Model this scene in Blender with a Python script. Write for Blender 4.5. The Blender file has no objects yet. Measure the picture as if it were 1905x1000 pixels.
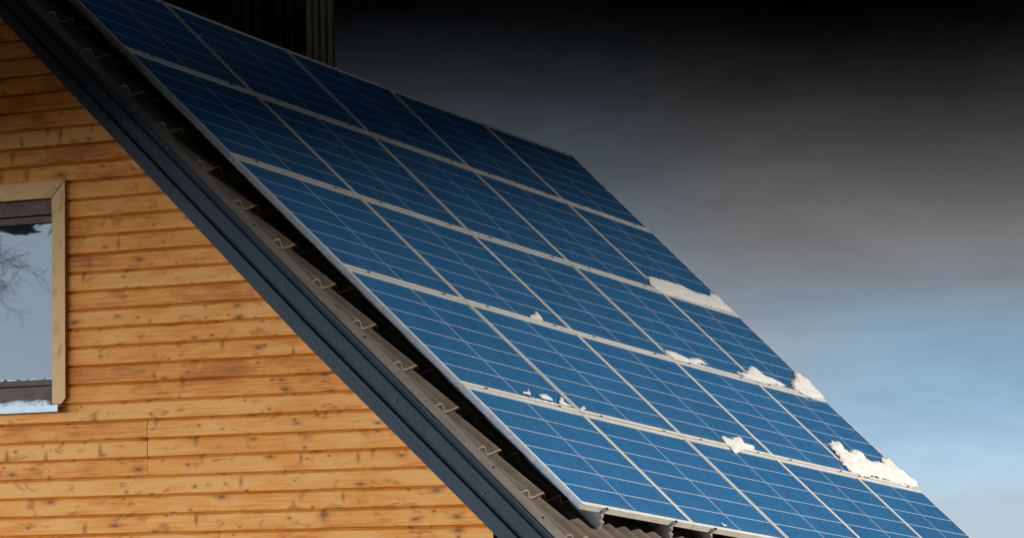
import bpy, bmesh, math, random
from mathutils import Vector, Matrix, noise
random.seed(7)
scn = bpy.context.scene
COL = scn.collection
V = Vector
H0 = 6.5                                  # height of the ridge above the snow (world z = local z + H0)
# ---------------------------------------------------------------- roof frame (metres)
E = V((-0.0112043, 0.9983153, -0.0569301))   # along the eave, away from the gable
S = V((0.7349671, -0.0303821, -0.6774217))   # down the roof slope
N = V((0.6780101, 0.0494318, 0.7333885))     # roof normal
CAM = V((11.208557, -15.726514, -3.802108))
R = Matrix(((0.8910585, 0.4536142, -0.0157759), (-0.0570387, 0.0774270, -0.9953651), (-0.4502903, 0.8878284, 0.0948655)))
FPX = 6075.62
YW = -0.40                                # outer plane of the gable boards
XR = -0.165                               # ridge
UP = V((0, 0, H0))
def rf(e, s, n): return E*e + S*s + N*n + UP
def mirror(p): return V((2*XR - p.x, p.y, p.z))
def ray(px, py):
    return (R.transposed() @ V(((px-952.5)/FPX, (py-500)/FPX, 1.0))).normalized()
def roof_es(px, py, n=0.0):               # plane of the panels
    d = ray(px, py); t = (n - CAM.dot(N))/d.dot(N); p = CAM + d*t
    return p.dot(E), p.dot(S)
# ---------------------------------------------------------------- object helpers
def mesh(name, verts, faces, mats, parent=None, smooth=False, midx=None, uvs=None, bevel=0):
    me = bpy.data.meshes.new(name)
    off = V((0, 0, 0))
    if parent is not None: off = root_loc(parent)
    me.from_pydata([tuple(V(v) - off) for v in verts], [], faces)
    if not isinstance(mats, (list, tuple)): mats = [mats]
    for m in mats: me.materials.append(m)
    if midx:
        for p, i in zip(me.polygons, midx): p.material_index = i
    if uvs:
        l = me.uv_layers.new(name='UVMap')
        k = 0
        for p in me.polygons:
            for li in p.loop_indices:
                l.data[li].uv = uvs[k]; k += 1
    if smooth:
        for p in me.polygons: p.use_smooth = True
    o = bpy.data.objects.new(name, me); COL.objects.link(o)
    if parent is not None: o.parent = parent
    if bevel:
        b = o.modifiers.new('bevel', 'BEVEL'); b.width = bevel; b.segments = 2; b.limit_method = 'ANGLE'
    return o
def root_loc(o):
    p = V((0, 0, 0))
    while o is not None:
        p = p + o.location; o = o.parent
    return p
def empty(name, loc):
    o = bpy.data.objects.new(name, None); COL.objects.link(o); o.location = loc; o.empty_display_size = .2
    return o
def tag(o, label, cat, group=None):
    o['label'] = label; o['category'] = cat
    if group: o['group'] = group
    return o
class MB:
    def __init__(s): s.v = []; s.f = []; s.mi = []; s.uv = []
    def quad(s, a, b, c, d, m=0, uv=None):
        i = len(s.v); s.v += [a, b, c, d]; s.f.append((i, i+1, i+2, i+3)); s.mi.append(m)
        s.uv += uv or [(0, 0), (1, 0), (1, 1), (0, 1)]
    def box(s, fn, a0, a1, b0, b1, c0, c1, m=0):          # fn maps (a,b,c) to world
        p = [fn(a, b, c) for a in (a0, a1) for b in (b0, b1) for c in (c0, c1)]
        i = len(s.v); s.v += p
        for q in ((0, 1, 3, 2), (4, 6, 7, 5), (0, 4, 5, 1), (2, 3, 7, 6), (0, 2, 6, 4), (1, 5, 7, 3)):
            s.f.append(tuple(i+k for k in q)); s.mi.append(m); s.uv += [(0, 0), (1, 0), (1, 1), (0, 1)]
    def prism(s, prof, path, closed=True, m=0, caps=True):  # prof: list of 2-tuples; path: list of functions (a,b)->world
        n = len(prof); base = len(s.v)
        for fn in path: s.v += [fn(a, b) for a, b in prof]
        for k in range(len(path)-1):
            for j in range(n if closed else n-1):
                j2 = (j+1) % n
                s.f.append((base+k*n+j, base+k*n+j2, base+(k+1)*n+j2, base+(k+1)*n+j)); s.mi.append(m)
                s.uv += [(0, 0), (1, 0), (1, 1), (0, 1)]
        if closed and caps:
            s.f.append(tuple(base+j for j in range(n))[::-1]); s.mi.append(m); s.uv += [(0, 0)]*n
            e = base+(len(path)-1)*n
            s.f.append(tuple(e+j for j in range(n))); s.mi.append(m); s.uv += [(0, 0)]*n
    def build(s, name, mats, parent=None, smooth=False, bevel=0):
        o = mesh(name, s.v, s.f, mats, parent, smooth, s.mi, s.uv, bevel)
        bm = bmesh.new(); bm.from_mesh(o.data); bmesh.ops.recalc_face_normals(bm, faces=bm.faces); bm.to_mesh(o.data); bm.free()
        return o
# ---------------------------------------------------------------- materials
def mat(name):
    m = bpy.data.materials.new(name); m.use_nodes = True
    return m, m.node_tree, m.node_tree.nodes['Principled BSDF']
class NT:
    def __init__(s, t): s.t = t
    def n(s, typ, **kw):
        x = s.t.nodes.new(typ)
        for k, v in kw.items(): setattr(x, k, v)
        return x
    def link(s, a, b): s.t.links.new(a, b)
    def put(s, sock, v):
        if hasattr(v, 'is_output'): s.t.links.new(v, sock)
        else: sock.default_value = v
    def math(s, op, a, b=None, c=None, clamp=False):
        x = s.n('ShaderNodeMath', operation=op); x.use_clamp = clamp
        s.put(x.inputs[0], a)
        if b is not None: s.put(x.inputs[1], b)
        if c is not None: s.put(x.inputs[2], c)
        return x.outputs[0]
    def mix(s, f, a, b, blend='MIX'):
        x = s.n('ShaderNodeMix', data_type='RGBA', blend_type=blend)
        s.put(x.inputs[0], f); s.put(x.inputs[6], a); s.put(x.inputs[7], b)
        return x.outputs[2]
    def ss(s, v, a, b, lo=0.0, hi=1.0):                    # smoothstep
        x = s.n('ShaderNodeMapRange', interpolation_type='SMOOTHSTEP')
        s.put(x.inputs[0], v); x.inputs[1].default_value = a; x.inputs[2].default_value = b
        x.inputs[3].default_value = lo; x.inputs[4].default_value = hi
        return x.outputs[0]
    def noise(s, vec, scale, detail=3, rough=.55, dist=0):
        x = s.n('ShaderNodeTexNoise'); s.link(vec, x.inputs['Vector'])
        x.inputs['Scale'].default_value = scale; x.inputs['Detail'].default_value = detail
        x.inputs['Roughness'].default_value = rough; x.inputs['Distortion'].default_value = dist
        return x.outputs['Fac']
    def scale(s, vec, sc, add=None):
        x = s.n('ShaderNodeVectorMath', operation='MULTIPLY'); s.link(vec, x.inputs[0]); x.inputs[1].default_value = sc
        o = x.outputs[0]
        if add is not None:
            y = s.n('ShaderNodeVectorMath', operation='ADD'); s.link(o, y.inputs[0]); s.put(y.inputs[1], add); o = y.outputs[0]
        return o
    def bump(s, h, strength, dist, bsdf):
        b = s.n('ShaderNodeBump'); b.inputs['Strength'].default_value = strength; b.inputs['Distance'].default_value = dist
        s.link(h, b.inputs['Height']); s.link(b.outputs[0], bsdf.inputs['Normal'])
def rgba(c): return (c[0], c[1], c[2], 1)
def simple(name, col, rough=.5, metal=0, var=.25, scale=8, bump=0.0, spec=.5):
    m, t, b = mat(name); q = NT(t)
    tc = q.n('ShaderNodeTexCoord')
    f = q.noise(tc.outputs['Object'], scale, 5, .6)
    f2 = q.noise(tc.outputs['Object'], scale*9, 3, .6)
    a = q.math('ADD', q.math('MULTIPLY', f, .7), q.math('MULTIPLY', f2, .3))
    lo = tuple(c*(1-var) for c in col); hi = tuple(min(1, c*(1+var)) for c in col)
    c = q.mix(q.ss(a, .3, .7), rgba(lo), rgba(hi)); q.link(c, b.inputs['Base Color'])
    b.inputs['Roughness'].default_value = rough; b.inputs['Metallic'].default_value = metal
    b.inputs['Specular IOR Level'].default_value = spec
    if bump: q.bump(f2, bump, .004, b)
    return m
def wood_mat(name, light, mid, dark, knot, axis=0, knots=True, grain=1.0):
    """pine: grain along local axis 0 (x) or 2 (z); every board has its own offset through the 'seed' attribute; uv.y runs across the board"""
    m, t, b = mat(name); q = NT(t)
    tc = q.n('ShaderNodeTexCoord'); at = q.n('ShaderNodeAttribute', attribute_name='seed')
    uv = tc.outputs['UV']                                   # metres along, metres across
    sx = q.n('ShaderNodeSeparateXYZ'); q.link(uv, sx.inputs[0])
    seed = at.outputs['Fac']
    off = q.n('ShaderNodeCombineXYZ'); q.link(q.math('MULTIPLY', seed, 37.0), off.inputs[0]); q.link(q.math('MULTIPLY', seed, 91.0), off.inputs[1])
    base = q.n('ShaderNodeVectorMath', operation='ADD'); q.link(uv, base.inputs[0]); q.link(off.outputs[0], base.inputs[1])
    P = base.outputs[0]
    blot = q.noise(q.scale(P, (2.2, 7, 1)), 1.0, 4, .6, .4)
    blot2 = q.noise(q.scale(P, (7, 16, 1)), 1.0, 3, .6, .8)
    gr = q.noise(q.scale(P, (3, 110, 1)), 1.0, 4, .6, .6)
    gr2 = q.noise(q.scale(P, (14, 320, 1)), 1.0, 2, .6)
    tone = q.math('ADD', q.math('MULTIPLY', blot, .52), q.math('MULTIPLY', gr, .40*grain))
    tone = q.math('ADD', tone, q.math('MULTIPLY', gr2, .12*grain))
    tone = q.math('ADD', tone, q.math('MULTIPLY_ADD', q.math('FRACT', q.math('MULTIPLY', seed, 173.3)), .15, -.065))
    c = q.mix(q.ss(tone, .36, .50), rgba(dark), rgba(mid))
    c = q.mix(q.ss(tone, .46, .64), c, rgba(light))
    # darker tone blended in towards the top of each board
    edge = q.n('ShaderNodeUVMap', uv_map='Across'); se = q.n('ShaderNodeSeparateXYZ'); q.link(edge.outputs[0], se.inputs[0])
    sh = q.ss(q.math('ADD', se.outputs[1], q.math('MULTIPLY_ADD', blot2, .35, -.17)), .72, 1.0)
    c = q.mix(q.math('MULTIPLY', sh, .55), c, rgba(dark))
    stain = q.ss(blot2, .56, .70)
    c = q.mix(q.math('MULTIPLY', stain, .65), c, rgba(tuple(x*.9 for x in dark)))
    if knots:
        def spots(scl, r0, r1, dens, colr, c, add, strength=.9):
            v = q.n('ShaderNodeTexVoronoi', voronoi_dimensions='2D'); q.link(q.scale(P, scl, add), v.inputs['Vector']); v.inputs['Scale'].default_value = 1
            sep = q.n('ShaderNodeSeparateColor'); q.link(v.outputs['Color'], sep.inputs[0])
            rad = q.math('MULTIPLY_ADD', sep.outputs[1], r1-r0, r0)
            wob = q.math('MULTIPLY_ADD', q.noise(q.scale(P, (60, 60, 1)), 1, 2), .3, .85)
            d = q.math('DIVIDE', q.math('MULTIPLY', v.outputs['Distance'], wob), rad)
            on = q.math('LESS_THAN', sep.outputs[0], dens)
            ringk = q.math('MULTIPLY_ADD', q.math('SINE', q.math('MULTIPLY', d, 15.0)), .22, .78)
            core = q.math('MULTIPLY', q.math('MULTIPLY', q.ss(d, 1.1, .75), ringk), on)
            halo = q.math('MULTIPLY', q.ss(d, 3.2, .9), on)
            c = q.mix(q.math('MULTIPLY', halo, .5), c, rgba(tuple(x*.8 for x in dark)))
            return q.mix(q.math('MULTIPLY', core, strength), c, rgba(colr))
        c = spots((3.6, 9.0, 1), .04, .10, .27, knot, c, (3.1, 1.7, 0), .8)
        c = spots((6.5, 11.0, 1), .03, .07, .26, tuple(x*.55 for x in knot), c, (13.1, 7.7, 0), .85)
        c = spots((11.0, 4.6, 1), .05, .13, .13, knot, c, (23.1, 5.7, 0), .55)
    q.link(c, b.inputs['Base Color'])
    b.inputs['Roughness'].default_value = .62; b.inputs['Specular IOR Level'].default_value = .3
    q.bump(q.math('ADD', gr, gr2), .35, .003, b)
    return m
M = {}
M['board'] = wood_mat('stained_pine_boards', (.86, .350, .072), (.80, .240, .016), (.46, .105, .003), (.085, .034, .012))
M['casing'] = wood_mat('pale_pine_casing', (.74, .40, .16), (.66, .31, .09), (.48, .20, .045), (.10, .05, .02), knots=False, grain=1.6)
M['sash'] = simple('brown_stained_frame', (.150, .088, .072), .6, 0, .3, 14, 0, .08)
M['trim'] = simple('sunlit_flashing_top', (.165, .150, .142), .5, 0, .18, 7, .2, .3)  # sunlit top of the flashing, light painted in as a paler tone
M['flash'] = simple('anthracite_painted_steel', (.024, .029, .035), .5, 0, .22, 5, .15, .15)
M['tile'] = simple('brown_metal_tile_sheet', (.150, .122, .102), .6, 0, .25, 6, .2, .2)
M['worn'] = simple('worn_cut_sheet_edge', (.66, .52, .36), .5, .1, .2, 20)
M['alu'] = simple('anodised_aluminium', (.52, .53, .55), .38, .55, .12, 12, .1)
M['rail'] = simple('mill_aluminium_rail', (.55, .54, .52), .45, .4, .15, 12)
M['bolt'] = simple('weathered_bolt', (.08, .06, .045), .5, .6, .3, 30)
M['cladding'] = simple('brown_ribbed_cladding', (.13, .10, .07), .6, 0, .2, 5, 0, .1)
M['clad_shade'] = simple('shaded_cladding', (.004, .004, .004), .8, 0, .2, 5, 0, .0)  # shade on the chimney front, painted as near-black cladding
M['sill'] = simple('white_painted_sill', (.66, .70, .72), .45, 0, .1, 9)
M['bark'] = simple('grey_bark', (.022, .018, .016), .9, 0, .4, 9, .4, .05)
M['shade_cloud'] = simple('shade_cloud_body', (.12, .12, .13), 1.0, 0, .2, .02, 0, 0)
def snow_mat(name, col, dirt=.0):
    m, t, b = mat(name); q = NT(t); tc = q.n('ShaderNodeTexCoord')
    f = q.noise(tc.outputs['Object'], 16, 6, .65); f2 = q.noise(tc.outputs['Object'], 55, 3, .6)
    c = q.mix(q.ss(f, .3, .7), rgba(tuple(x*.94 for x in col)), rgba(col))
    if dirt: c = q.mix(q.math('MULTIPLY', q.ss(f2, .66, .76), dirt), c, (.28, .2, .12, 1))
    q.link(c, b.inputs['Base Color']); b.inputs['Roughness'].default_value = .8; b.inputs['Specular IOR Level'].default_value = .2
    q.bump(q.math('ADD', f, f2), .5, .01, b)
    return m
M['snow'] = snow_mat('old_snow', (.80, .80, .79), .4)
def field_mat():
    m, t, b = mat('winter_grass_with_snow_remains'); q = NT(t); tc = q.n('ShaderNodeTexCoord')
    f = q.noise(tc.outputs['Object'], .35, 6, .6); f2 = q.noise(tc.outputs['Object'], 6, 5, .7)
    c = q.mix(f2, (.035, .032, .018, 1), (.095, .080, .045, 1))
    c = q.mix(q.ss(q.math('ADD', f, q.math('MULTIPLY_ADD', f2, .2, -.1)), .60, .66), c, (.70, .71, .73, 1))
    q.link(c, b.inputs['Base Color']); b.inputs['Roughness'].default_value = .9; b.inputs['Specular IOR Level'].default_value = .1
    q.bump(f2, .6, .05, b)
    return m
M['field'] = field_mat()
def frame_white():
    m, t, b = mat('weathered_frame_end'); q = NT(t); tc = q.n('ShaderNodeTexCoord')
    f = q.noise(tc.outputs['Object'], 9, 5, .65); f2 = q.noise(q.scale(tc.outputs['Object'], (60, 60, 60)), 1, 3)
    c = q.mix(q.ss(f, .35, .7), (.74, .71, .65, 1), (.82, .80, .77, 1))
    c = q.mix(q.math('MULTIPLY', q.ss(f2, .62, .75), .5), c, (.33, .26, .15, 1))
    q.link(c, b.inputs['Base Color']); b.inputs['Roughness'].default_value = .5; b.inputs['Metallic'].default_value = .15
    return m
M['frame_end'] = frame_white()
def pv_mat():
    """uv: cells, 10 along the panel and 6 down it"""
    m, t, b = mat('polycrystalline_cells'); q = NT(t)
    tc = q.n('ShaderNodeTexCoord'); uv = tc.outputs['UV']
    sx = q.n('ShaderNodeSeparateXYZ'); q.link(uv, sx.inputs[0]); u, v = sx.outputs[0], sx.outputs[1]
    def line(x, half):                                     # 1 at integers of x
        d = q.math('ABSOLUTE', q.math('SUBTRACT', q.math('FRACT', q.math('ADD', x, .5)), .5))
        return q.math('LESS_THAN', d, half)
    bus = line(q.math('MULTIPLY', u, 3.0), .115)
    rows = line(v, .023)
    mid = q.math('LESS_THAN', q.math('ABSOLUTE', q.math('SUBTRACT', u, 5.0)), .058)
    # clipped cell corners leave small pale diamonds along the row lines
    fu = q.math('ABSOLUTE', q.math('SUBTRACT', q.math('FRACT', q.math('ADD', q.math('MULTIPLY', u, 3.0), .5)), .5))
    fv = q.math('ABSOLUTE', q.math('SUBTRACT', q.math('FRACT', q.math('ADD', v, .5)), .5))
    dia = q.math('LESS_THAN', q.math('ADD', q.math('MULTIPLY', fu, .33), fv), .055)
    edge = q.math('MAXIMUM', q.math('GREATER_THAN', q.math('ABSOLUTE', q.math('SUBTRACT', u, 5.0)), 4.96),
                  q.math('GREATER_THAN', q.math('ABSOLUTE', q.math('SUBTRACT', v, 3.0)), 2.97))
    fl = q.n('ShaderNodeVectorMath', operation='FLOOR'); q.link(uv, fl.inputs[0])
    at = q.n('ShaderNodeObjectInfo')
    wn = q.n('ShaderNodeTexWhiteNoise', noise_dimensions='4D'); q.link(fl.outputs[0], wn.inputs['Vector']); q.link(q.math('MULTIPLY', at.outputs['Random'], 50), wn.inputs['W'])
    grain = q.n('ShaderNodeTexVoronoi'); q.link(q.scale(uv, (9, 9, 1)), grain.inputs['Vector']); grain.inputs['Scale'].default_value = 1
    gs = q.n('ShaderNodeSeparateColor'); q.link(grain.outputs['Color'], gs.inputs[0])
    k = q.math('ADD', q.math('MULTIPLY', wn.outputs['Value'], .45), q.math('MULTIPLY', gs.outputs[0], .35))
    k = q.math('ADD', k, q.math('MULTIPLY', at.outputs['Random'], .3))
    cell = q.mix(k, PV_LO, PV_HI)
    cell = q.mix(q.math('MULTIPLY', bus, .8), cell, PV_BUS)
    w = q.math('MAXIMUM', rows, mid); w = q.math('MAXIMUM', w, dia); w = q.math('MAXIMUM', w, edge)
    cell = q.mix(q.math('MULTIPLY', w, .9), cell, (.50, .63, .74, 1))
    dust = q.noise(tc.outputs['Object'], 3.0, 5, .65)
    streak = q.noise(q.scale(uv, (2.6, .16, 1)), 1.0, 4, .6)
    cell = q.mix(q.math('MULTIPLY', q.math('MULTIPLY', q.ss(v, 5.55, 6.0), q.ss(dust, .3, .7)), .15), cell, (.4, .38, .34, 1))
    cell = q.mix(q.math('MULTIPLY', q.ss(q.math('ADD', q.math('MULTIPLY', streak, .7), q.math('MULTIPLY', dust, .4)), .5, .85), .09), cell, (.4, .38, .34, 1))
    q.link(cell, b.inputs['Base Color'])
    b.inputs['Roughness'].default_value = .16; b.inputs['IOR'].default_value = 1.5
    b.inputs['Specular IOR Level'].default_value = .2
    q.link(q.math('MULTIPLY_ADD', dust, .16, .10), b.inputs['Roughness'])
    return m
PV_LO = (.002, .070, .245, 1); PV_HI = (.006, .125, .390, 1); PV_BUS = (.17, .46, .70, 1)
M['pv'] = pv_mat()
def glass_pane():
    m, t, b = mat('window_glass'); q = NT(t)
    b.inputs['Base Color'].default_value = (.010, .018, .026, 1); b.inputs['Roughness'].default_value = .02
    b.inputs['Specular IOR Level'].default_value = .21; b.inputs['IOR'].default_value = 1.5
    tc = q.n('ShaderNodeTexCoord'); f = q.noise(tc.outputs['Object'], 2.2, 2)
    q.bump(f, .02, .01, b)
    return m
M['pane'] = glass_pane()
# ---------------------------------------------------------------- the house
house = empty('wooden_house', V((1.5, 4.0, 0)))
tag(house, 'house with orange pine board gable, dark verge flashing and brown metal tile roof', 'house')
PITCH = .1055; ZB = -1.816
def siding(name, mp, z0, z1, xlim, parent, joints=True):
    """horizontal bevelled boards; mp(x, depth, z) -> world; xlim(z) -> (x0, x1)"""
    v = []; f = []; seed = []; uv = []; ac = []
    k0 = math.floor((z0 - ZB)/PITCH); k1 = math.ceil((z1 - ZB)/PITCH)
    prof = [(0.000, .0), (.017, .0006), (.0198, .005), (.0188, .06), (.0165, .090), (.006, .0985), (.0005, PITCH+.0003)]
    for k in range(k0, k1):
        zb = ZB + k*PITCH
        lo = xlim(zb); hi = xlim(zb+PITCH)
        if lo[1]-lo[0] < .02: continue
        if hi[1] < hi[0]: hi = ((lo[0]+lo[1])/2,)*2
        cuts = [0.0]
        if joints:
            if -2.97 > zb > -3.29: xs = [JX]
            else:
                random.seed(k*13+5); xs = [lo[0] + 1.2 + 3.9*i + random.uniform(-.9, .9) for i in range(3)]
                if -3.6 < zb < -.4: xs = [x for x in xs if not (-.1 < x < 3.5)]
        else: xs = []
        xs = sorted(x for x in xs if lo[0]+.3 < x < lo[1]-.3 and hi[0] < x < hi[1])
        random.seed(k*7+1)
        nseg = len(xs)+1
        for i in range(nseg):
            sd = random.random(); jit = random.uniform(-.0012, .0012); dz = random.uniform(-.001, .001)
            for a in range(len(prof)-1):
                ids = len(v)
                pts = []
                for (d, h), e in ((prof[a], 0), (prof[a], 1), (prof[a+1], 1), (prof[a+1], 0)):
                    w = h/PITCH
                    L = lo[0]*(1-w) + hi[0]*w; Rr = lo[1]*(1-w) + hi[1]*w
                    x = (L if i == 0 else xs[i-1]+.0013) if e == 0 else (Rr if i == nseg-1 else xs[i]-.0013)
                    pts.append((x, d, h))
                for x, d, h in pts:
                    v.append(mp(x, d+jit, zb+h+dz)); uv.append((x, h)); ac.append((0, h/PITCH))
                f.append((ids, ids+1, ids+2, ids+3)); seed += [sd]*4
    o = mesh(name, v, f, M['board'], parent, uvs=uv)
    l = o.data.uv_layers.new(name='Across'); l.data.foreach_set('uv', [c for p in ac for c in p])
    at = o.data.attributes.new('seed', 'FLOAT', 'POINT'); at.data.foreach_set('value', seed)
    return o
def wall_px(px, py, y=YW):
    d = ray(px, py); t = (y - CAM.y)/d.y; p = CAM + d*t; return p.x, p.z
JX = wall_px(274, 830)[0]
GROUND = -H0
def gable_lim(y):
    def fn(z):
        x = (-.19 - N.y*y - N.z*z)/N.x
        return 2*XR - x, x
    return fn
WL, WR = -3.75, 3.30
gl = gable_lim(YW)
def front_lim(z):
    a, b = gl(z); return max(a, WL), min(b, WR)
ztop = (-.19 - N.y*YW - N.x*XR)/N.z
# window opening
wx1, wz1 = wall_px(103, 375); wz0 = wall_px(60, 742)[1]
CR = wall_px(125, 540)[0]; CI = wall_px(103, 540)[0]; CT = wall_px(122, 337)[1]; CTI = wall_px(100, 367)[1]
CB = wall_px(115, 750)[1]
WLX = CI - .86                                             # inner left edge of the casing, out of frame
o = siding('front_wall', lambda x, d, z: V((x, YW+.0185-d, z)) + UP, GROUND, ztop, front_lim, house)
# cut the window opening out of the boards (drop faces wholly inside, trim by splitting)
bm = bmesh.new(); bm.from_mesh(o.data)
hl = root_loc(house)
for co, no in ((V((WLX, 0, 0)), V((1, 0, 0))), (V((CI+.03, 0, 0)), V((1, 0, 0))), (V((0, 0, CB+H0)), V((0, 0, 1))), (V((0, 0, CTI+.03+H0)), V((0, 0, 1)))):
    bmesh.ops.bisect_plane(bm, geom=bm.verts[:]+bm.edges[:]+bm.faces[:], plane_co=co-hl, plane_no=no)
dead = []
for fc in bm.faces:
    c = fc.calc_center_median() + hl
    if WLX < c.x < CI+.03 and CB < c.z-H0 < CTI+.03: dead.append(fc)
bmesh.ops.delete(bm, geom=dead, context='FACES'); bm.to_mesh(o.data); bm.free()
YB = 6.9
siding('back_wall', lambda x, d, z: V((x, YB-.0185+d, z)) + UP, GROUND, ztop-.5, lambda z: (max(gable_lim(YB)(z)[0], WL)+.02, min(gable_lim(YB)(z)[1], WR)-.02), house, False)
for sx, nm in ((WR, 1), (WL, -1)):
    siding('side_wall', lambda x, d, z, sx=sx, nm=nm: V((sx - .02*nm + d*nm, x, z)) + UP, GROUND, -3.62, lambda z: (YW+.02, YB-.02), house, False)
# window: brown frame, sash, pane, casing boards, sill
win = MB()
def wf(x, d, z): return V((x, YW+d, z)) + UP                # d: depth behind the board face
zt = wall_px(60, 374)[1]; zb_ = wall_px(60, 745)[1]
FR = CI + .02
s1 = wall_px(60, 399)[1]; s2 = wall_px(60, 414)[1]          # head of frame / head of sash
b1 = wall_px(60, 705)[1]; b2 = wall_px(60, 718)[1]; b3 = wall_px(60, 742)[1]
PR = wall_px(97.5, 540)[0]
win.box(wf, WLX-.02, FR, .035, .12, s1, CTI+.06)            # head
win.box(wf, WLX-.02, FR, .035, .12, CB-.02, b2)             # foot
win.box(wf, CI-.004, FR+.02, .035, .12, b2, s1)
win.box(wf, WLX-.02, WLX+.02, .035, .12, b2, s1)
window = win.build('window', M['sash'], house, bevel=.004)
sash = MB()
sash.box(wf, WLX+.022, CI-.006, .05, .105, s2, s1-.006); sash.box(wf, WLX+.022, CI-.006, .05, .105, b2+.006, b1)
sash.box(wf, PR, CI-.006, .05, .105, b1, s2); sash.box(wf, WLX+.022, WLX+.07, .05, .105, b1, s2)
sash.build('sash', M['sash'], window, bevel=.004)
mesh('window_pane', [wf(WLX+.07, .075, b1), wf(PR, .075, b1), wf(PR, .075, s2), wf(WLX+.07, .075, s2)], [(0, 1, 2, 3)], M['pane'], window)
room = MB()
def casing(name, quad, along):
    """flat mitred board, front face quad (x,z), 26 mm proud of the wall"""
    v = [wf(x, -.030, z) for x, z in quad] + [wf(x, .05, z) for x, z in quad]
    n = len(quad)
    f = [tuple(range(n))] + [(i, (i+1) % n, n+(i+1) % n, n+i) for i in range(n)]
    pts = list(quad)*2; uv = []; ac = []
    for fc in f:
        for i in fc:
            x, z = pts[i]; uv.append((x, z) if along == 0 else (z, x)); ac.append((0, .3))
    o = mesh(name, v, f, M['casing'], window, uvs=uv, bevel=.004)
    l = o.data.uv_layers.new(name='Across'); l.data.foreach_set('uv', [c for p in ac for c in p])
    at = o.data.attributes.new('seed', 'FLOAT', 'POINT'); at.data.foreach_set('value', [random.random()]*len(v))
    return o
cw = CR - CI
random.seed(3)
casing('casing', [(WLX-cw, CT), (CR, CT), (CI, CTI), (WLX, CTI)][::-1], 0)
casing('casing', [(CR+.0008, CT-.001), (CR+.0008, CB+.03), (CR-.028, CB), (CI+.0008, CB), (CI+.0008, CTI-.001)], 1)
casing('casing', [(WLX-.001, CTI-.001), (WLX-.001, CB), (WLX-cw, CB), (WLX-cw, CT-.001)], 1)
sl = MB()
SB = wall_px(60, 768)[1]; ST = wall_px(60, 756)[1]; SX = wall_px(119.5, 760)[0]
prof = [(-.065, SB), (-.062, SB), (-.062, ST-.004), (.05, b3-.012), (.05, b3-.02), (-.065, ST)]
prof = [(-.066, SB), (-.063, SB), (-.063, ST-.003), (.06, b3-.05), (.06, b3-.045), (-.066, ST+.001)]
sl.prism(prof, [lambda a, b: wf(WLX-cw+.02, a, b), lambda a, b: wf(SX, a, b)])
sl.build('sill', M['sill'], window)
# dark room behind the glass
# verge flashing: two lengths lapping at s = 3.28
def lerp(tab, x):
    for (x0, y0), (x1, y1) in zip(tab, tab[1:]):
        if x <= x1: return y0 + (y1-y0)*(x-x0)/(x1-x0)
    return tab[-1][1]
BOT = [(-.4, -.262), (.5, -.278), (3.3, -.335), (5.0, -.322), (6.0, -.322)]
def verge_prof(s, g=0.0):
    b = lerp(BOT, s); h = -.105 - b
    e = -.455 - g
    pts = [(-.235, -.118), (-.30, -.112), (e+.012, -.103+g*.3), (e+.003, -.106+g*.3), (e, -.112)]
    def gr(t, dep): return [(e, -.105-h*(t-.035)), (e+dep, -.105-h*(t-.012)), (e+dep, -.105-h*(t+.012)), (e-.006, -.105-h*(t+.04))]
    pts += [(e, -.105-h*.10)] + [(e+.013, -.105-h*.155), (e+.013, -.105-h*.175), (e+.002, -.105-h*.23)]
    pts += [(e+.004, -.105-h*.545), (e+.016, -.105-h*.58), (e+.016, -.105-h*.61), (e-.004, -.105-h*.655), (e-.002, -.105-h*.8), (e+.002, b), (e+.16, b-.002), (e+.16, b+.01), (e+.02, b+.012)]
    pts += [(e+.03, -.12), (-.235, -.125)]
    return pts
def verge(name, s0, s1, mir=False, g=0.0, lab=None):
    mb = MB(); n = 10
    ss = [s0 + (s1-s0)*i/n for i in range(n+1)]
    prs = [verge_prof(s, g) for s in ss]; base = 0; k = len(prs[0])
    for s, pr in zip(ss, prs):
        for e, nn in pr:
            p = rf(e, s, nn); mb.v.append(mirror(p) if mir else p)
    for i in range(n):
        for j in range(k):
            j2 = (j+1) % k
            mb.f.append((i*k+j, i*k+j2, (i+1)*k+j2, (i+1)*k+j)); mb.mi.append(1 if j < 3 else 0); mb.uv += [(0, 0)]*4
    mb.f.append(tuple(range(k))); mb.mi.append(0); mb.uv += [(0, 0)]*k
    mb.f.append(tuple(n*k+j for j in range(k))); mb.mi.append(0); mb.uv += [(0, 0)]*k
    return mb.build(name, [M['flash'], M['trim']], house)
va = verge('verge_flashing', -.14, 3.33)
vb = verge('verge_flashing', 3.28, 5.62, g=.003)
verge('verge_flashing', -.14, 5.62, True)
def screw(p, nrm, parent, r=.007):
    nrm = nrm.normalized(); a = nrm.orthogonal().normalized(); b = nrm.cross(a)
    v = []; f = []
    for ring, (rr, h) in enumerate(((r*1.5, 0), (r*1.4, .003), (r*.8, .0035), (r*.75, .008))):
        v += [p + a*math.cos(t*math.pi/3)*rr + b*math.sin(t*math.pi/3)*rr + nrm*h for t in range(6)]
    for ring in range(3): f += [(ring*6+i, ring*6+(i+1) % 6, ring*6+6+(i+1) % 6, ring*6+6+i) for i in range(6)]
    f.append(tuple(18+i for i in range(6)))
    return mesh('screw', v, f, M['bolt'], parent)
for s, nn, par in ((1.97, -.200, va), (3.06, -.19, va), (3.11, -.285, va), (4.02, -.20, vb), (4.75, -.21, vb)):
    screw(rf(-.4525-(.003 if par is vb else 0), s, nn), -E, par, .006)
for s, e, par in ((2.62, -.335, va), (3.58, -.33, vb), (4.65, -.335, vb), (1.5, -.34, va), (5.05, -.34, vb)):
    screw(rf(e, s, -.108), N, par, .006)
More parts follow.
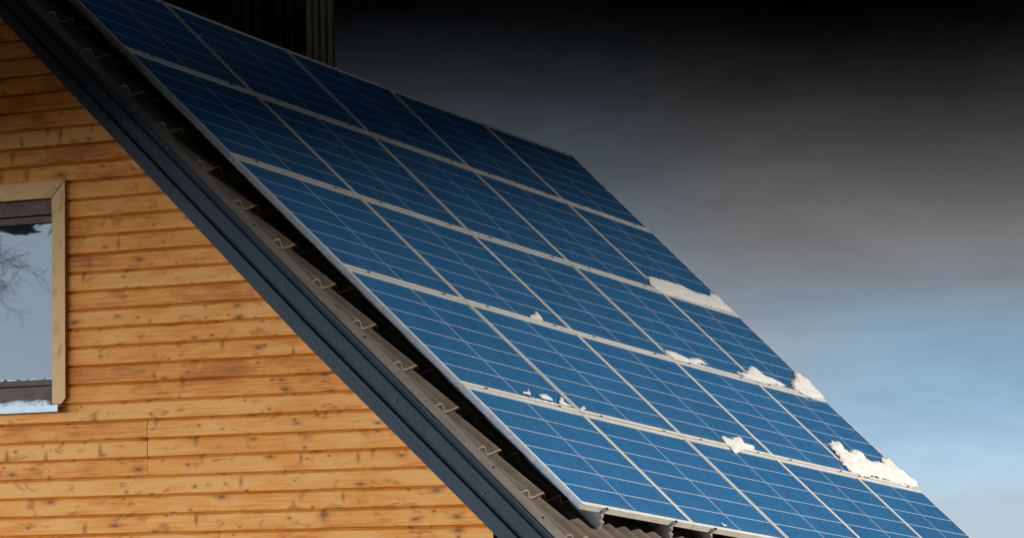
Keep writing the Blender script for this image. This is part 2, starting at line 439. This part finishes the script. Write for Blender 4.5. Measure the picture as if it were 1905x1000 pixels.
# metal tile roof: waves along the eave, a step every 0.35 m
WAVE = .195; STEP = .3505; S0 = 2.022
def roof_sheet(name, e0, e1, s0, s1, mir=False):
    v = []; f = []; mi = []
    ne = int(round((e1-e0)/WAVE*14))
    es = [e0 + (e1-e0)*i/ne for i in range(ne+1)]
    def wav(e):
        c = .5+.5*math.cos(2*math.pi*(e+.2)/WAVE)
        return .042*(c**1.1)
    rows = []                                              # (s, lift, kind)
    k0 = math.floor((s0-S0)/STEP)
    for k in range(k0, 40):
        a = S0 + k*STEP; b = a + STEP
        if a > s1: break
        a2 = max(a, s0); b2 = min(b, s1)
        if b2 <= a2: continue
        def lift(s): return .030*(s-a)/STEP
        rows += [(a2+.0005, lift(a2), 0), (b2-.004, lift(b2-.004), 0), (b2, lift(b2), 1), (b2+.0002, lift(b2)-.006, 1)]
    m = len(es)
    def strip(ra, rb, k):
        b0 = len(v)
        for s, l, _ in (ra, rb):
            for e in es:
                p = rf(e, s, -.170 + wav(e) + l); v.append(mirror(p) if mir else p)
        for i in range(m-1): f.append((b0+i, b0+i+1, b0+m+i+1, b0+m+i)); mi.append(k)
    for ra, rb in zip(rows, rows[1:]):
        strip(ra, rb, 1 if rb[2] == 1 else 0)
    o = mesh(name, v, f, [M['tile'], M['worn']], house, midx=mi)
    for p in o.data.polygons: p.use_smooth = (p.material_index == 0)
    return o
roof = roof_sheet('roof', -.262, 7.22, -.12, 5.70)
roof2 = roof_sheet('roof', -.262, 7.22, -.12, 5.70, True)
# deck under the sheets
dk = MB()
for mir in (False, True):
    fn = (lambda a, b, c: mirror(rf(a, b, c))) if mir else rf
    d = MB(); d.box(fn, -.42, 7.2, -.07 if not mir else -.09, 5.6, -.205, -.165)
    d.build('roof_deck', M['sash'], house)
rc = MB()
prof = [(-.16, -.055), (-.06, -.012), (0, .004), (.06, -.012), (.16, -.055), (.16, -.061), (.06, -.02), (0, -.004), (-.06, -.02), (-.16, -.061)]
rc.prism(prof, [lambda a, b: V((XR+a, -.47, .0+b)) + UP, lambda a, b: V((XR+a-.1, 7.2, -.437+b)) + UP])
rc.build('ridge_cap', M['tile'], roof2)
# chimney in ribbed cladding
ch = MB()
CX0, CX1, CY0, CY1, CZ0, CZ1 = -.98, -.35, 3.92, 4.32, -1.3, 1.5
def ribbed(n, L):
    pts = []
    p = L/n
    for i in range(n): pts += [(i*p, 0), (i*p+p*.52, 0), (i*p+p*.6, -.012), (i*p+p*.92, -.012)]
    return pts
ring = []
ring += [(CX0+t, CY0-d) for t, d in [(a, -b) for a, b in ribbed(7, CX1-CX0)]]
ring += [(CX1+d, CY0+t) for t, d in [(a, b) for a, b in ribbed(4, CY1-CY0)]]
ring += [(CX1-t, CY1+d) for t, d in ribbed(7, CX1-CX0)]
ring += [(CX0-d, CY1-t) for t, d in ribbed(4, CY1-CY0)]
ch.prism(ring, [lambda a, b: V((a, b, CZ0)) + UP, lambda a, b: V((a, b, CZ1)) + UP])
chim = ch.build('chimney', [M['cladding'], M['clad_shade']], roof2)
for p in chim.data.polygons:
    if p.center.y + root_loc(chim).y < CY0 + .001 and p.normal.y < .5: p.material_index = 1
cc = MB(); cc.box(lambda a, b, c: V((a, b, c)) + UP, CX0-.06, CX1+.06, CY0-.06, CY1+.06, CZ1+.001, CZ1+.05); cc.build('chimney_cap', M['flash'], chim, bevel=.006)
# ---------------------------------------------------------------- solar panels
GE = {  # measured joints between columns (e) on each row boundary
 0: [-.01, 1.50, 3.02, 4.49, 6.04, 7.70], 1: [.006, 1.472, 2.989, 4.46, 6.03, 7.615], 2: [0.0, 1.470, 2.94, 4.478, 6.039, 7.52],
 3: [.026, 1.475, 2.960, 4.515, 6.028, 7.415], 4: [.034, 1.515, 2.974, 4.512, 6.031, 7.394], 5: [.043, 1.505, 2.98, 4.52, 6.035, 7.39]}
GS = {0: [.02, .03, .04, .03, .0, -.06], 1: [1.015, 1.008, .99, .98, .962, .945], 2: [2.020, 2.034, 2.045, 2.03, 2.02, 2.005],
 3: [3.015, 3.038, 3.052, 3.055, 3.045, 3.03], 4: [4.025, 4.047, 4.06, 4.062, 4.064, 4.064], 5: [5.015, 5.036, 5.05, 5.06, 5.065, 5.07]}
ROWN = ['top row', 'row below the top', 'middle row', 'row above the bottom', 'bottom row']
COLN = ['nearest the gable', 'second from gable', 'third from gable', 'fourth from gable', 'farthest from gable']
EXTRA = {(1, 4): 'snow strip below', (2, 4): 'snow heap in its corner', (2, 3): 'snow ridge below', (3, 0): 'snow tufts below', (3, 2): 'ragged snow below', (3, 4): 'biggest snow patch below', (2, 1): 'snow spike below'}
TH = .036; LIP = .024; GAPC = .003
def panel(r, c):
    def pt(u, v, n):                                       # u, v in metres from the panel's own corner
        a = u/W; b = v/Hh
        e = (e00*(1-a)+e10*a)*(1-b) + (e01*(1-a)+e11*a)*b
        s = (s00*(1-a)+s10*a)*(1-b) + (s01*(1-a)+s11*a)*b
        return rf(e, s, n + nz)
    gl_ = 0 if c == 0 else GAPC; gr_ = 0 if c == 4 else GAPC
    e00, e10 = GE[r][c]+gl_, GE[r][c+1]-gr_; e01, e11 = GE[r+1][c]+gl_, GE[r+1][c+1]-gr_
    gt = .016; gb = -.004
    s00, s10 = GS[r][c]+gt, GS[r][c+1]+gt; s01, s11 = GS[r+1][c]-gb, GS[r+1][c+1]-gb
    W = 1.49; Hh = .99
    nz = random.uniform(-.0015, .0015)
    root = empty('solar_panel', pt(0, Hh, -TH))
    tx = EXTRA.get((r, c))
    tag(root, 'blue solar panel in the %s, %s%s' % (ROWN[r], COLN[c], (', ' + tx) if tx else ''), 'solar panel', 'solar panels on the roof')
    fr = MB()
    # side profiles: (inset from edge, n); two shallow grooves on the outer face
    prof = [(0, -TH), (0, -.027), (.0015, -.026), (.0015, -.024), (0, -.023), (0, -.013), (.0015, -.012), (.0015, -.010), (0, -.009), (0, -.001), (.001, 0), (LIP, 0), (LIP, -.004), (LIP+.001, -.006), (.004, -.006), (.004, -TH)]
    def ringpt(i, n): return [(i, i), (W-i, i), (W-i, Hh-i), (i, Hh-i)]
    k = len(prof); base = len(fr.v)
    for side in range(4):
        for i, n in prof:
            u, v = ringpt(i, n)[side]; fr.v.append(pt(u, v, n))
    for side in range(4):
        s2 = (side+1) % 4
        for j in range(k-1):
            fr.f.append((side*k+j, s2*k+j, s2*k+j+1, side*k+j+1)); fr.mi.append(1 if (side == 2 or j >= 9) else 0); fr.uv += [(0, 0)]*4
        fr.f.append((side*k+k-1, s2*k+k-1, s2*k, side*k)); fr.mi.append(0); fr.uv += [(0, 0)]*4
    fr.build('panel_frame', [M['alu'], M['frame_end']], root)
    g = LIP-.002; cu = (W-2*g)/10; cv = (Hh-2*g)/6
    me = MB()
    me.quad(pt(g, g, -.0045), pt(g, Hh-g, -.0045), pt(W-g, Hh-g, -.0045), pt(W-g, g, -.0045), 0, [(0, 0), (0, 6), (10, 6), (10, 0)])
    o = mesh('cell_sheet', me.v, me.f, M['pv'], root, uvs=me.uv)
    b = MB(); b.quad(pt(.004, .004, -.030), pt(W-.004, .004, -.030), pt(W-.004, Hh-.004, -.030), pt(.004, Hh-.004, -.030)); b.build('back_sheet', M['flash'], root)
random.seed(11)
for r in range(5):
    for c in range(5): panel(r, c)
# ---------------------------------------------------------------- mounting rails with clamps
RC = ['the panel column nearest the gable', 'the second panel column from the gable', 'the middle panel column', 'the fourth panel column from the gable', 'the panel column farthest from the gable']
def rail(c, f):
    e_at = lambda s: (lambda k, t: (GE[k][c]+(GE[k][c+1]-GE[k][c])*f)*(1-t) + (GE[k+1][c]+(GE[k+1][c+1]-GE[k+1][c])*f)*t)(min(4, max(0, int(s/1.01))), min(1, max(0, s/1.01-min(4, int(s/1.01)))))
    e0 = e_at(5.0) - .03
    root = empty('mounting_rail', rf(e0, 5.06, -.125))
    tag(root, 'aluminium mounting rail %s %s' % ('along the left of' if f < .5 else 'along the right of', RC[c]), 'rail', 'rails under the solar panels')
    prof = [(0, -.038), (.018, -.038), (.018, -.060), (.075, -.072), (.075, -.128), (.057, -.128), (.057, -.086), (0, -.074)]
    mb = MB()
    smax = GS[5][c]*(1-f) + GS[5][c+1]*f + .035
    mb.prism(prof, [lambda a, b: rf(e_at(.5)-.03+a, .04, b), lambda a, b: rf(e0+a, smax, b)])
    mb.build('rail_profile', M['rail'], root, bevel=.0015)
    for k in range(1, 6):
        s = GS[k][c]*(1-f)+GS[k][c+1]*f; e = GE[k][c]*(1-f)+GE[k][c+1]*f
        cl = MB()
        if k < 5:
            ln = .018
            cl.box(rf, e-ln, e+ln, s+.006, s+.0145, -.03, .0015)
            cl.build('clamp', M['frame_end'], root)
            bt = MB(); bt.box(rf, e-.009, e-.001, s+.001, s+.012, .0016, .008); bt.box(rf, e+.010, e+.016, s+.002, s+.011, .0016, .006); bt.build('bolt', M['bolt'], root)
        else:
            cl.box(rf, e-.020, e+.004, s+.006, s+.020, -.045, .001)
            cl.build('clamp', M['rail'], root)
            screw(rf(e-.004, s+.016, .001), N, root, .008)
for c in range(5):
    for f in (.19, .81): rail(c, f)
# ---------------------------------------------------------------- snow lying on the panels
def snow_blob(poly, label, h=.035, n0=.001, step=.008, edge=.035, seed=0, jag=.012):
    pts = [roof_es(x, y) for x, y in poly]
    blob_from(pts, lambda a, b, c: rf(a, b, c), label, h, n0, step, edge, seed, jag)
def blob_from(pts, fn, label, h, n0, step, edge, seed, jag):
    xs = [p[0] for p in pts]; ys = [p[1] for p in pts]
    x0, x1, y0, y1 = min(xs)-.02, max(xs)+.02, min(ys)-.02, max(ys)+.02
    nx = int((x1-x0)/step)+1; ny = int((y1-y0)/step)+1
    segs = list(zip(pts, pts[1:]+pts[:1]))
    def sd(x, y):
        ins = False; best = 9
        for (ax, ay), (bx, by) in segs:
            if (ay > y) != (by > y) and x < (bx-ax)*(y-ay)/(by-ay)+ax: ins = not ins
            dx, dy = bx-ax, by-ay; t = max(0, min(1, ((x-ax)*dx+(y-ay)*dy)/(dx*dx+dy*dy+1e-12)))
            best = min(best, math.hypot(x-ax-t*dx, y-ay-t*dy))
        return best if ins else -best
    H = {}
    for j in range(ny+1):
        for i in range(nx+1):
            x, y = x0+i*step, y0+j*step
            d = sd(x, y) + jag*noise.noise(V((x*38, y*38, seed*3.3))) + jag*1.5*noise.noise(V((x*90, y*90, seed*5.1))) - jag*1.3*max(0.0, noise.noise(V((x*26+4, y*26, seed*1.7))))
            t = max(0.0, min(1.0, d/edge))
            z = .4*h*math.sqrt(t)*(1 + .45*noise.noise(V((x*14, y*14, seed+9.0))) + .2*noise.noise(V((x*45, y*45, seed+2.0)))) if d > 0 else -1
            H[i, j] = z
    v = []; f = []; idx = {}
    def vid(i, j, top):
        k = (i, j, top)
        if k not in idx:
            idx[k] = len(v); v.append(fn(x0+i*step, y0+j*step, n0 + (max(0.0, H[i, j]) if top else -.0005)))
        return idx[k]
    cells = {(i, j) for j in range(ny) for i in range(nx) if sum(H[a, b] > 0 for a, b in ((i, j), (i+1, j), (i+1, j+1), (i, j+1))) >= 3}
    for i, j in cells:
        q = ((i, j), (i+1, j), (i+1, j+1), (i, j+1))
        f.append(tuple(vid(a, b, True) for a, b in q)); f.append(tuple(vid(a, b, False) for a, b in q[::-1]))
        for (a, b), (nx_, ny_) in zip(zip(q, q[1:]+q[:1]), ((i, j-1), (i+1, j), (i, j+1), (i-1, j))):
            if (nx_, ny_) not in cells: f.append((vid(*b, True), vid(*a, True), vid(*a, False), vid(*b, False)))
    if not f: return
    c = sum((V(p) for p in v), V((0, 0, 0)))/len(v)
    o = bpy.data.objects.new('snow_patch', bpy.data.meshes.new('snow_patch')); COL.objects.link(o); o.location = c
    o.data.from_pydata([tuple(p-c) for p in v], [], f); o.data.materials.append(M['snow'])
    for p in o.data.polygons: p.use_smooth = True
    bm = bmesh.new(); bm.from_mesh(o.data); bmesh.ops.recalc_face_normals(bm, faces=bm.faces); bm.to_mesh(o.data); bm.free()
    tag(o, label, 'snow', 'patches of snow left on the solar panels')
def Z(ox, oy, sc, pts): return [(ox+x/sc, oy+y/sc) for x, y in pts]
snow_blob(Z(1180, 490, 3.703, [(85, 85), (110, 92), (200, 115), (320, 152), (400, 195), (512, 225), (518, 195), (590, 250), (690, 345), (560, 312), (430, 272), (230, 215), (150, 180), (100, 140)]),
          'long flat snow strip at the right end of the joint under the second panel row', .03, seed=1)
snow_blob(Z(1180, 490, 3.703, [(190, 592), (230, 598), (290, 620), (335, 640), (370, 662), (390, 650), (440, 655), (505, 697), (430, 695), (340, 678), (270, 655), (220, 622)]),
          'low snow ridge left of the ragged one, on the joint under the middle panel row', .03, seed=2)
snow_blob(Z(1180, 490, 3.703, [(690, 745), (760, 752), (800, 706), (832, 722), (880, 765), (960, 800), (1035, 838), (1030, 850), (930, 828), (850, 815), (770, 785)]),
          'ragged snow ridge beside the corner heap under the middle panel row', .035, seed=3)
snow_blob(Z(1180, 490, 3.703, [(1095, 738), (1150, 775), (1200, 815), (1285, 908), (1305, 935), (1230, 938), (1160, 900), (1095, 862), (1075, 825), (1100, 785)]),
          'snow heap in the outer corner at the end of the middle panel row', .04, seed=4)
snow_blob(Z(840, 500, 4.76, [(680, 410), (720, 408), (742, 368), (765, 395), (790, 425), (815, 462), (740, 445), (700, 438)]),
          'single small snow spike on the joint under the middle panel row', .02, step=.006, edge=.02, seed=5, jag=.005)
snow_blob(Z(840, 690, 6.25, [(800, 238), (868, 240), (886, 203), (905, 235), (920, 280), (840, 270)]), 'leftmost tiny snow tuft above the bottom panel row', .02, step=.005, edge=.02, seed=6, jag=.005)
snow_blob(Z(840, 690, 6.25, [(1000, 280), (1045, 262), (1110, 280), (1145, 310), (1190, 352), (1110, 335), (1040, 310)]), 'rounded small snow tuft, second from the left above the bottom panel row', .024, step=.005, edge=.02, seed=7, jag=.005)
snow_blob(Z(840, 690, 6.25, [(1238, 362), (1250, 300), (1290, 322), (1302, 365), (1400, 410), (1340, 408), (1270, 385)]), 'tall small snow tuft with a tail, third from the left above the bottom panel row', .024, step=.005, edge=.02, seed=8, jag=.005)
snow_blob(Z(840, 690, 6.25, [(1488, 435), (1532, 400), (1562, 445), (1520, 452)]), 'tiny pointed snow tuft beside a column joint above the bottom panel row', .018, step=.005, edge=.02, seed=9, jag=.004)
snow_blob(Z(1340, 780, 6.25, [(5, 200), (60, 205), (120, 228), (175, 200), (240, 212), (262, 262), (340, 292), (400, 320), (395, 350), (320, 368), (232, 365), (180, 395), (140, 370), (100, 312), (40, 265)]),
          'ragged snow lump between the tufts and the biggest patch above the bottom panel row', .03, step=.006, seed=10)
B5 = Z(1560, 800, 5, [(-98, 130), (-62, 94), (-8, 112), (30, 150), (62, 196), (98, 200), (125, 176), (180, 196), (225, 240), (262, 282), (330, 290), (385, 300), (392, 252), (455, 268), (510, 322), (580, 385), (650, 440), (722, 482), (738, 540), (660, 520), (560, 492), (470, 472), (330, 432), (235, 438), (190, 425), (120, 390), (85, 362), (30, 318), (-5, 250), (-50, 190)])
snow_blob(B5, 'biggest bright snow patch, over the right end of the joint above the bottom panel row', .05, step=.008, edge=.05, seed=11, jag=.016)
snow_blob(Z(1240, 920, 7.327, [(730, 385), (748, 375), (765, 398), (815, 405), (822, 425), (770, 420)]), 'tiny crumb of snow on the bottom frame edge of the array', .014, step=.004, edge=.012, seed=12, jag=.003)
def frost(k, e0, e1, label, seed):
    def sj(e):
        g = GE[k]
        for i in range(5):
            if e <= g[i+1] or i == 4:
                t = (e-g[i])/(g[i+1]-g[i]); return GS[k][i]*(1-t)+GS[k][i+1]*t
    n = 10; es = [e0+(e1-e0)*i/n for i in range(n+1)]
    blob_from([(e, sj(e)-.012-.010*(i % 2)) for i, e in enumerate(es)] + [(e, sj(e)+.002) for e in es[::-1]], rf, label, .018, .001, .005, .012, seed, .0025)
frost(4, .86, 1.30, 'thin frost strip along the frame under the leftmost snow tufts', 31)
frost(3, 4.62, 5.05, 'thin frost strip just left of the low snow ridge under the middle row', 32)
frost(4, 3.95, 4.30, 'thin frost strip trailing right of the ragged snow lump', 33)
# snow on the window ledges
def ledge(label, pts, fn, h, seed, edge=.03):
    blob_from(pts, fn, label, h, .0005, .009, edge, seed, .006 if h > .02 else .0008)
    bpy.context.scene.collection.objects[-1]['group'] = 'snow on the window ledges'
slope = (b3-.045-(ST+.001))/.126
ledge('thick bluish snow bank on the white window sill', [(WLX+.01, -.055), (CI-.006, -.05), (CI-.006, .03), (WLX+.01, .03)], lambda a, b, c: wf(a, b, ST+.002+(b+.066)*slope+c), .10, 21, .05)
ledge('thin line of snow on the brown frame foot below the sash', [(WLX+.03, .0365), (CI-.006, .0365), (CI-.006, .0495), (WLX+.03, .0495)], lambda a, b, c: wf(a, b, b2+c), .010, 22, .004)
ledge('thin snow strip along the bottom of the window pane', [(WLX+.08, .0515), (PR-.002, .0515), (PR-.002, .074), (WLX+.08, .074)], lambda a, b, c: wf(a, b, b1+c), .022, 23, .008)
# ---------------------------------------------------------------- ground, tree mirrored in the window, added shade pines and shade cloud
g = []; gf = []
rings = [0, 6, 14, 30, 70, 200, 700, 2500]; na = 48
g.append(V((0, 0, 0)))
for r in rings[1:]:
    for a in range(na):
        x, y = r*math.cos(a*2*math.pi/na), r*math.sin(a*2*math.pi/na)
        g.append(V((x, y, 0 if r < 12 else .25*noise.noise(V((x*.06, y*.06, 0)))*min(1, r/60))))
for a in range(na): gf.append((0, 1+a, 1+(a+1) % na))
for k in range(len(rings)-2):
    for a in range(na): gf.append((1+k*na+a, 1+(k+1)*na+a, 1+(k+1)*na+(a+1) % na, 1+k*na+(a+1) % na))
o = mesh('ground', g, gf, M['field'], smooth=True); o['kind'] = 'structure'
def tree(base, h, seed):
    random.seed(seed)
    root = empty('bare_tree', base)
    tag(root, 'bare leafless tree before the gable, mirrored in the window', 'tree')
    T = MB(); W_ = MB()
    def tube(mb, pts, rad, n):
        b0 = len(mb.v)
        for i, p in enumerate(pts):
            d = (pts[min(i+1, len(pts)-1)] - pts[max(i-1, 0)]).normalized(); a = d.orthogonal().normalized(); b = d.cross(a)
            mb.v += [p + (a*math.cos(2*math.pi*k/n) + b*math.sin(2*math.pi*k/n))*rad[i] for k in range(n)]
        for i in range(len(pts)-1):
            for k in range(n): mb.f.append((b0+i*n+k, b0+i*n+(k+1) % n, b0+(i+1)*n+(k+1) % n, b0+(i+1)*n+k)); mb.mi.append(0); mb.uv += [(0, 0)]*4
    def grow(p, d, L, r, lev):
        n = 6 if lev < 2 else 4; pts = [p]; rad = [r]; q = p; dd = d
        for i in range(n):
            dd = (dd + V((random.gauss(0, .16), random.gauss(0, .16), random.gauss(0, .13)))*(1 if lev == 0 else 1.9) + V((0, 0, .05 if lev < 2 else -.05))).normalized()
            q = q + dd*L/n; pts.append(q); rad.append(r*(1-.78*(i+1)/n)+.002)
        tube(T if lev < 2 else W_, pts, rad, 8 if lev == 0 else 6 if lev == 1 else 4)
        if lev >= 4: return
        kids = (20, 12, 9, 5)[lev]
        for j in range(kids):
            t = random.uniform(.73 if lev == 0 else .2, 1); i = min(n-1, int(t*n)); o_ = pts[i].lerp(pts[i+1], t*n-i)
            ax = V((random.gauss(0, 1), random.gauss(0, 1), random.gauss(0, .6))).normalized()
            nd = (dd*.75 + ax*.95 + V((0, 0, .25 if lev < 1 else -.05))).normalized()
            grow(o_, nd, L*random.uniform(.30, .50), r*(1-.7*t)*.48, lev+1)
    grow(V(base), V((.05, 0, 1)), h, .16, 0)
    T.build('trunk', M['bark'], root, True); W_.build('crown', M['bark'], root, True)
tree((-7.35, -10.4, 0), 8.0, 5)
M['shade_needle'] = simple('shade_pine_needles', (.030, .045, .022), .8, 0, .5, 3, 0, .1)
def pine(base, h0, h, rad, seed, label):  # unseen pine, added so its crown shades the upper wall
    random.seed(seed)
    root = empty('shade_pine', V(base)); tag(root, label, 'tree', 'pines added out of view to shade the gable')
    T = MB(); b = V(base)
    n = 10; k = 12
    for i in range(n+1):
        t = i/n; c = b + V((.25*math.sin(t*3+seed), .2*math.sin(t*2.3), h*.95*t)); r = .24*(1-.85*t)
        T.v += [c + V((math.cos(2*math.pi*a/k)*r, math.sin(2*math.pi*a/k)*r, 0)) for a in range(k)]
    for i in range(n):
        for a in range(k): T.f.append((i*k+a, i*k+(a+1) % k, (i+1)*k+(a+1) % k, (i+1)*k+a)); T.mi.append(0); T.uv += [(0, 0)]*4
    T.build('trunk', M['bark'], root, True)
    C_ = MB()
    for cl in range(320):
        a = random.uniform(0, 2*math.pi); t = random.random()**1.3; rr = rad*math.sqrt(random.random())*(1-t)**.55
        cc = b + V((rr*math.cos(a), rr*math.sin(a), h0 + .45 + (h-h0-.4)*t + random.uniform(-.25, .2)))
        sz = random.uniform(.45, .85)
        for _ in range(46):
            p = cc + V((random.gauss(0, .5), random.gauss(0, .5), random.gauss(0, .24)))*sz
            d = V((random.gauss(0, 1), random.gauss(0, 1), random.gauss(.2, .5))).normalized(); u = d.orthogonal().normalized()
            u = u*math.cos(_) + d.cross(u)*math.sin(_); l, w_ = random.uniform(.12, .26), random.uniform(.05, .1)
            C_.quad(p - d*l - u*w_*.3, p - d*l*.3 + u*w_, p + d*l, p - d*l*.2 - u*w_)
    C_.build('crown', M['shade_needle'], root)
pine((-8.8, -4.5, 0), 5.3, 11.0, 4.6, 1, 'unseen broad dark pine added as shade, left of the house gable')
pine((-1.3, -7.4, 0), 5.3, 11.5, 4.6, 2, 'unseen tall dark pine added as shade, in front of the gable window')
pine((2.6, -8.6, 0), 5.6, 11.0, 4.2, 3, 'unseen dark pine added as shade before the gable, nearest the camera')
SUN = V((.80, .36, .38)).normalized()
mdir = V((-.36, -.15, .92)); mdir = (mdir - SUN*mdir.dot(SUN)).normalized(); udir = mdir.cross(SUN)
DIST = 400.0; EDGE = -3.2
def shade_cloud():  # unseen body added to block the sun over the upper roof
    v = []; f = []; nu, nf = 90, 40
    cen = UP + SUN*DIST + mdir*(EDGE)
    for i in range(nu+1):
        t = i/nu*2-1; u = t*190; w = max(0.02, 1-abs(t)**4)
        for k in range(nf):
            ph = 2*math.pi*k/nf
            low = .5-.5*math.cos(ph)                        # 0 at the lower rim
            bump_ = 1 + low*(.35*noise.noise(V((u*.018, math.cos(ph)*1.5, math.sin(ph)*1.5))) + .18*noise.noise(V((u*.06, math.cos(ph)*3, math.sin(ph)*3))))
            mm = (45 - 45*math.cos(ph))*bump_*(.4+.6*w) + (1-w)*25; ssn = 30*math.sin(ph)*bump_*w
            v.append(cen + udir*u + mdir*mm + SUN*ssn)
    for i in range(nu):
        for k in range(nf): f.append((i*nf+k, i*nf+(k+1) % nf, (i+1)*nf+(k+1) % nf, (i+1)*nf+k))
    f.append(tuple(range(nf))[::-1]); f.append(tuple(nu*nf+k for k in range(nf)))
    o = mesh('added_shade_cloud', v, f, M['shade_cloud'], smooth=True); o['kind'] = 'structure'
    o.data.update()
shade_cloud()
# ---------------------------------------------------------------- sky and sun
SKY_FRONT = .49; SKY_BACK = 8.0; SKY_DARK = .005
w = bpy.data.worlds.new('World'); scn.world = w; w.use_nodes = True
q = NT(w.node_tree); bg = w.node_tree.nodes['Background']
sky = q.n('ShaderNodeTexSky', sky_type='NISHITA'); sky.sun_disc = False
sky.sun_elevation = math.asin(SUN.z); sky.sun_rotation = math.atan2(SUN.x, SUN.y)
sky.air_density = 1.0; sky.dust_density = .4; sky.ozone_density = 2.0
tc = q.n('ShaderNodeTexCoord'); D = tc.outputs['Generated']
sp = q.n('ShaderNodeSeparateXYZ'); q.link(D, sp.inputs[0])
n1 = q.noise(q.scale(D, (1, 1, 2.2)), 5.5, 5, .55); n2 = q.noise(q.scale(D, (1, 1, 3.0)), 14.0, 5, .6)
el = q.math('ADD', sp.outputs[2], q.math('ADD', q.math('MULTIPLY_ADD', n1, .022, -.011), q.math('MULTIPLY_ADD', n2, .010, -.005)))
def dotp(v):
    x = q.n('ShaderNodeVectorMath', operation='DOT_PRODUCT'); q.link(D, x.inputs[0]); x.inputs[1].default_value = v
    return x.outputs['Value']
front = q.ss(dotp((-.452, .892, 0)), -.15, .35)
cl = q.math('POWER', q.ss(el, .0, .182, 1.0, 0.0), 1.35)     # storm bank thickens upwards
lobe = q.math('MULTIPLY', q.ss(dotp((-.72, -.69, 0)), .42, .9), q.ss(sp.outputs[2], .17, .40, 1.0, 0.0))   # bright low sky patch, added out of view to light the gable
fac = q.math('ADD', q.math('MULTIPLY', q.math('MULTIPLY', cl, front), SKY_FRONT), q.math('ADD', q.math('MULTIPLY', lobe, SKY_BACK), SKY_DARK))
fac = q.math('SUBTRACT', fac, q.math('MULTIPLY', front, SKY_DARK))
lum = q.n('ShaderNodeRGBToBW'); q.link(sky.outputs[0], lum.inputs[0])
side = q.math('ADD', dotp((.8911, .4536, 0)), q.math('MULTIPLY_ADD', n1, .16, -.08))
hue = q.mix(q.ss(el, .0, .06), (.82, .985, 1.11, 1), (.60, .96, 1.30, 1))
wl = q.math('MULTIPLY', q.ss(el, .03, .075), q.ss(side, .15, .06))
wh = q.math('MULTIPLY', q.ss(el, .065, .11), q.ss(side, -.04, .08))
warm = q.math('MAXIMUM', q.math('MULTIPLY', wl, .5), wh)
hue = q.mix(warm, hue, (1.01, .99, 1.015, 1))
hue = q.mix(q.math('MULTIPLY', q.ss(side, .08, -.05), q.ss(el, .07, .11)), hue, (.80, .99, 1.20, 1))
n3 = q.noise(q.scale(D, (1, 1, 3.2)), 9.0, 7, .62, .6)
hue = q.mix(1.0, hue, q.math('MULTIPLY_ADD', q.ss(n3, .38, .66), .15, .94), 'MULTIPLY')
c = q.mix(1.0, lum.outputs[0], hue, 'MULTIPLY')
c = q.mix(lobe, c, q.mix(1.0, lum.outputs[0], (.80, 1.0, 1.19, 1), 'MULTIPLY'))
c = q.mix(1.0, c, fac, 'MULTIPLY')
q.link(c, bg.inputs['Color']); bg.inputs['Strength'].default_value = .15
sl_ = bpy.data.lights.new('sun', 'SUN'); sl_.energy = 2.7; sl_.angle = math.radians(.55); sl_.color = (1, .93, .82)
so = bpy.data.objects.new('sun', sl_); COL.objects.link(so); so.rotation_euler = (-SUN).to_track_quat('-Z', 'Y').to_euler(); so.location = (20, 20, 30)
# ---------------------------------------------------------------- camera
cd = bpy.data.cameras.new('camera'); cam = bpy.data.objects.new('camera', cd); COL.objects.link(cam)
cd.sensor_width = 36; cd.lens = 36*FPX/1905; cd.clip_start = .1; cd.clip_end = 6000
r0, r1, r2 = V(R[0]), V(R[1]), V(R[2])
mw = Matrix((( r0.x, -r1.x, -r2.x, 0), (r0.y, -r1.y, -r2.y, 0), (r0.z, -r1.z, -r2.z, 0), (0, 0, 0, 1)))
mw.translation = CAM + UP
cam.matrix_world = mw
scn.camera = cam
scn.view_settings.view_transform = 'Standard'; scn.view_settings.look = 'None'
scn.view_settings.exposure = 0.9; scn.view_settings.gamma = 1.0
scn.render.resolution_x = 1024; scn.render.resolution_y = 537
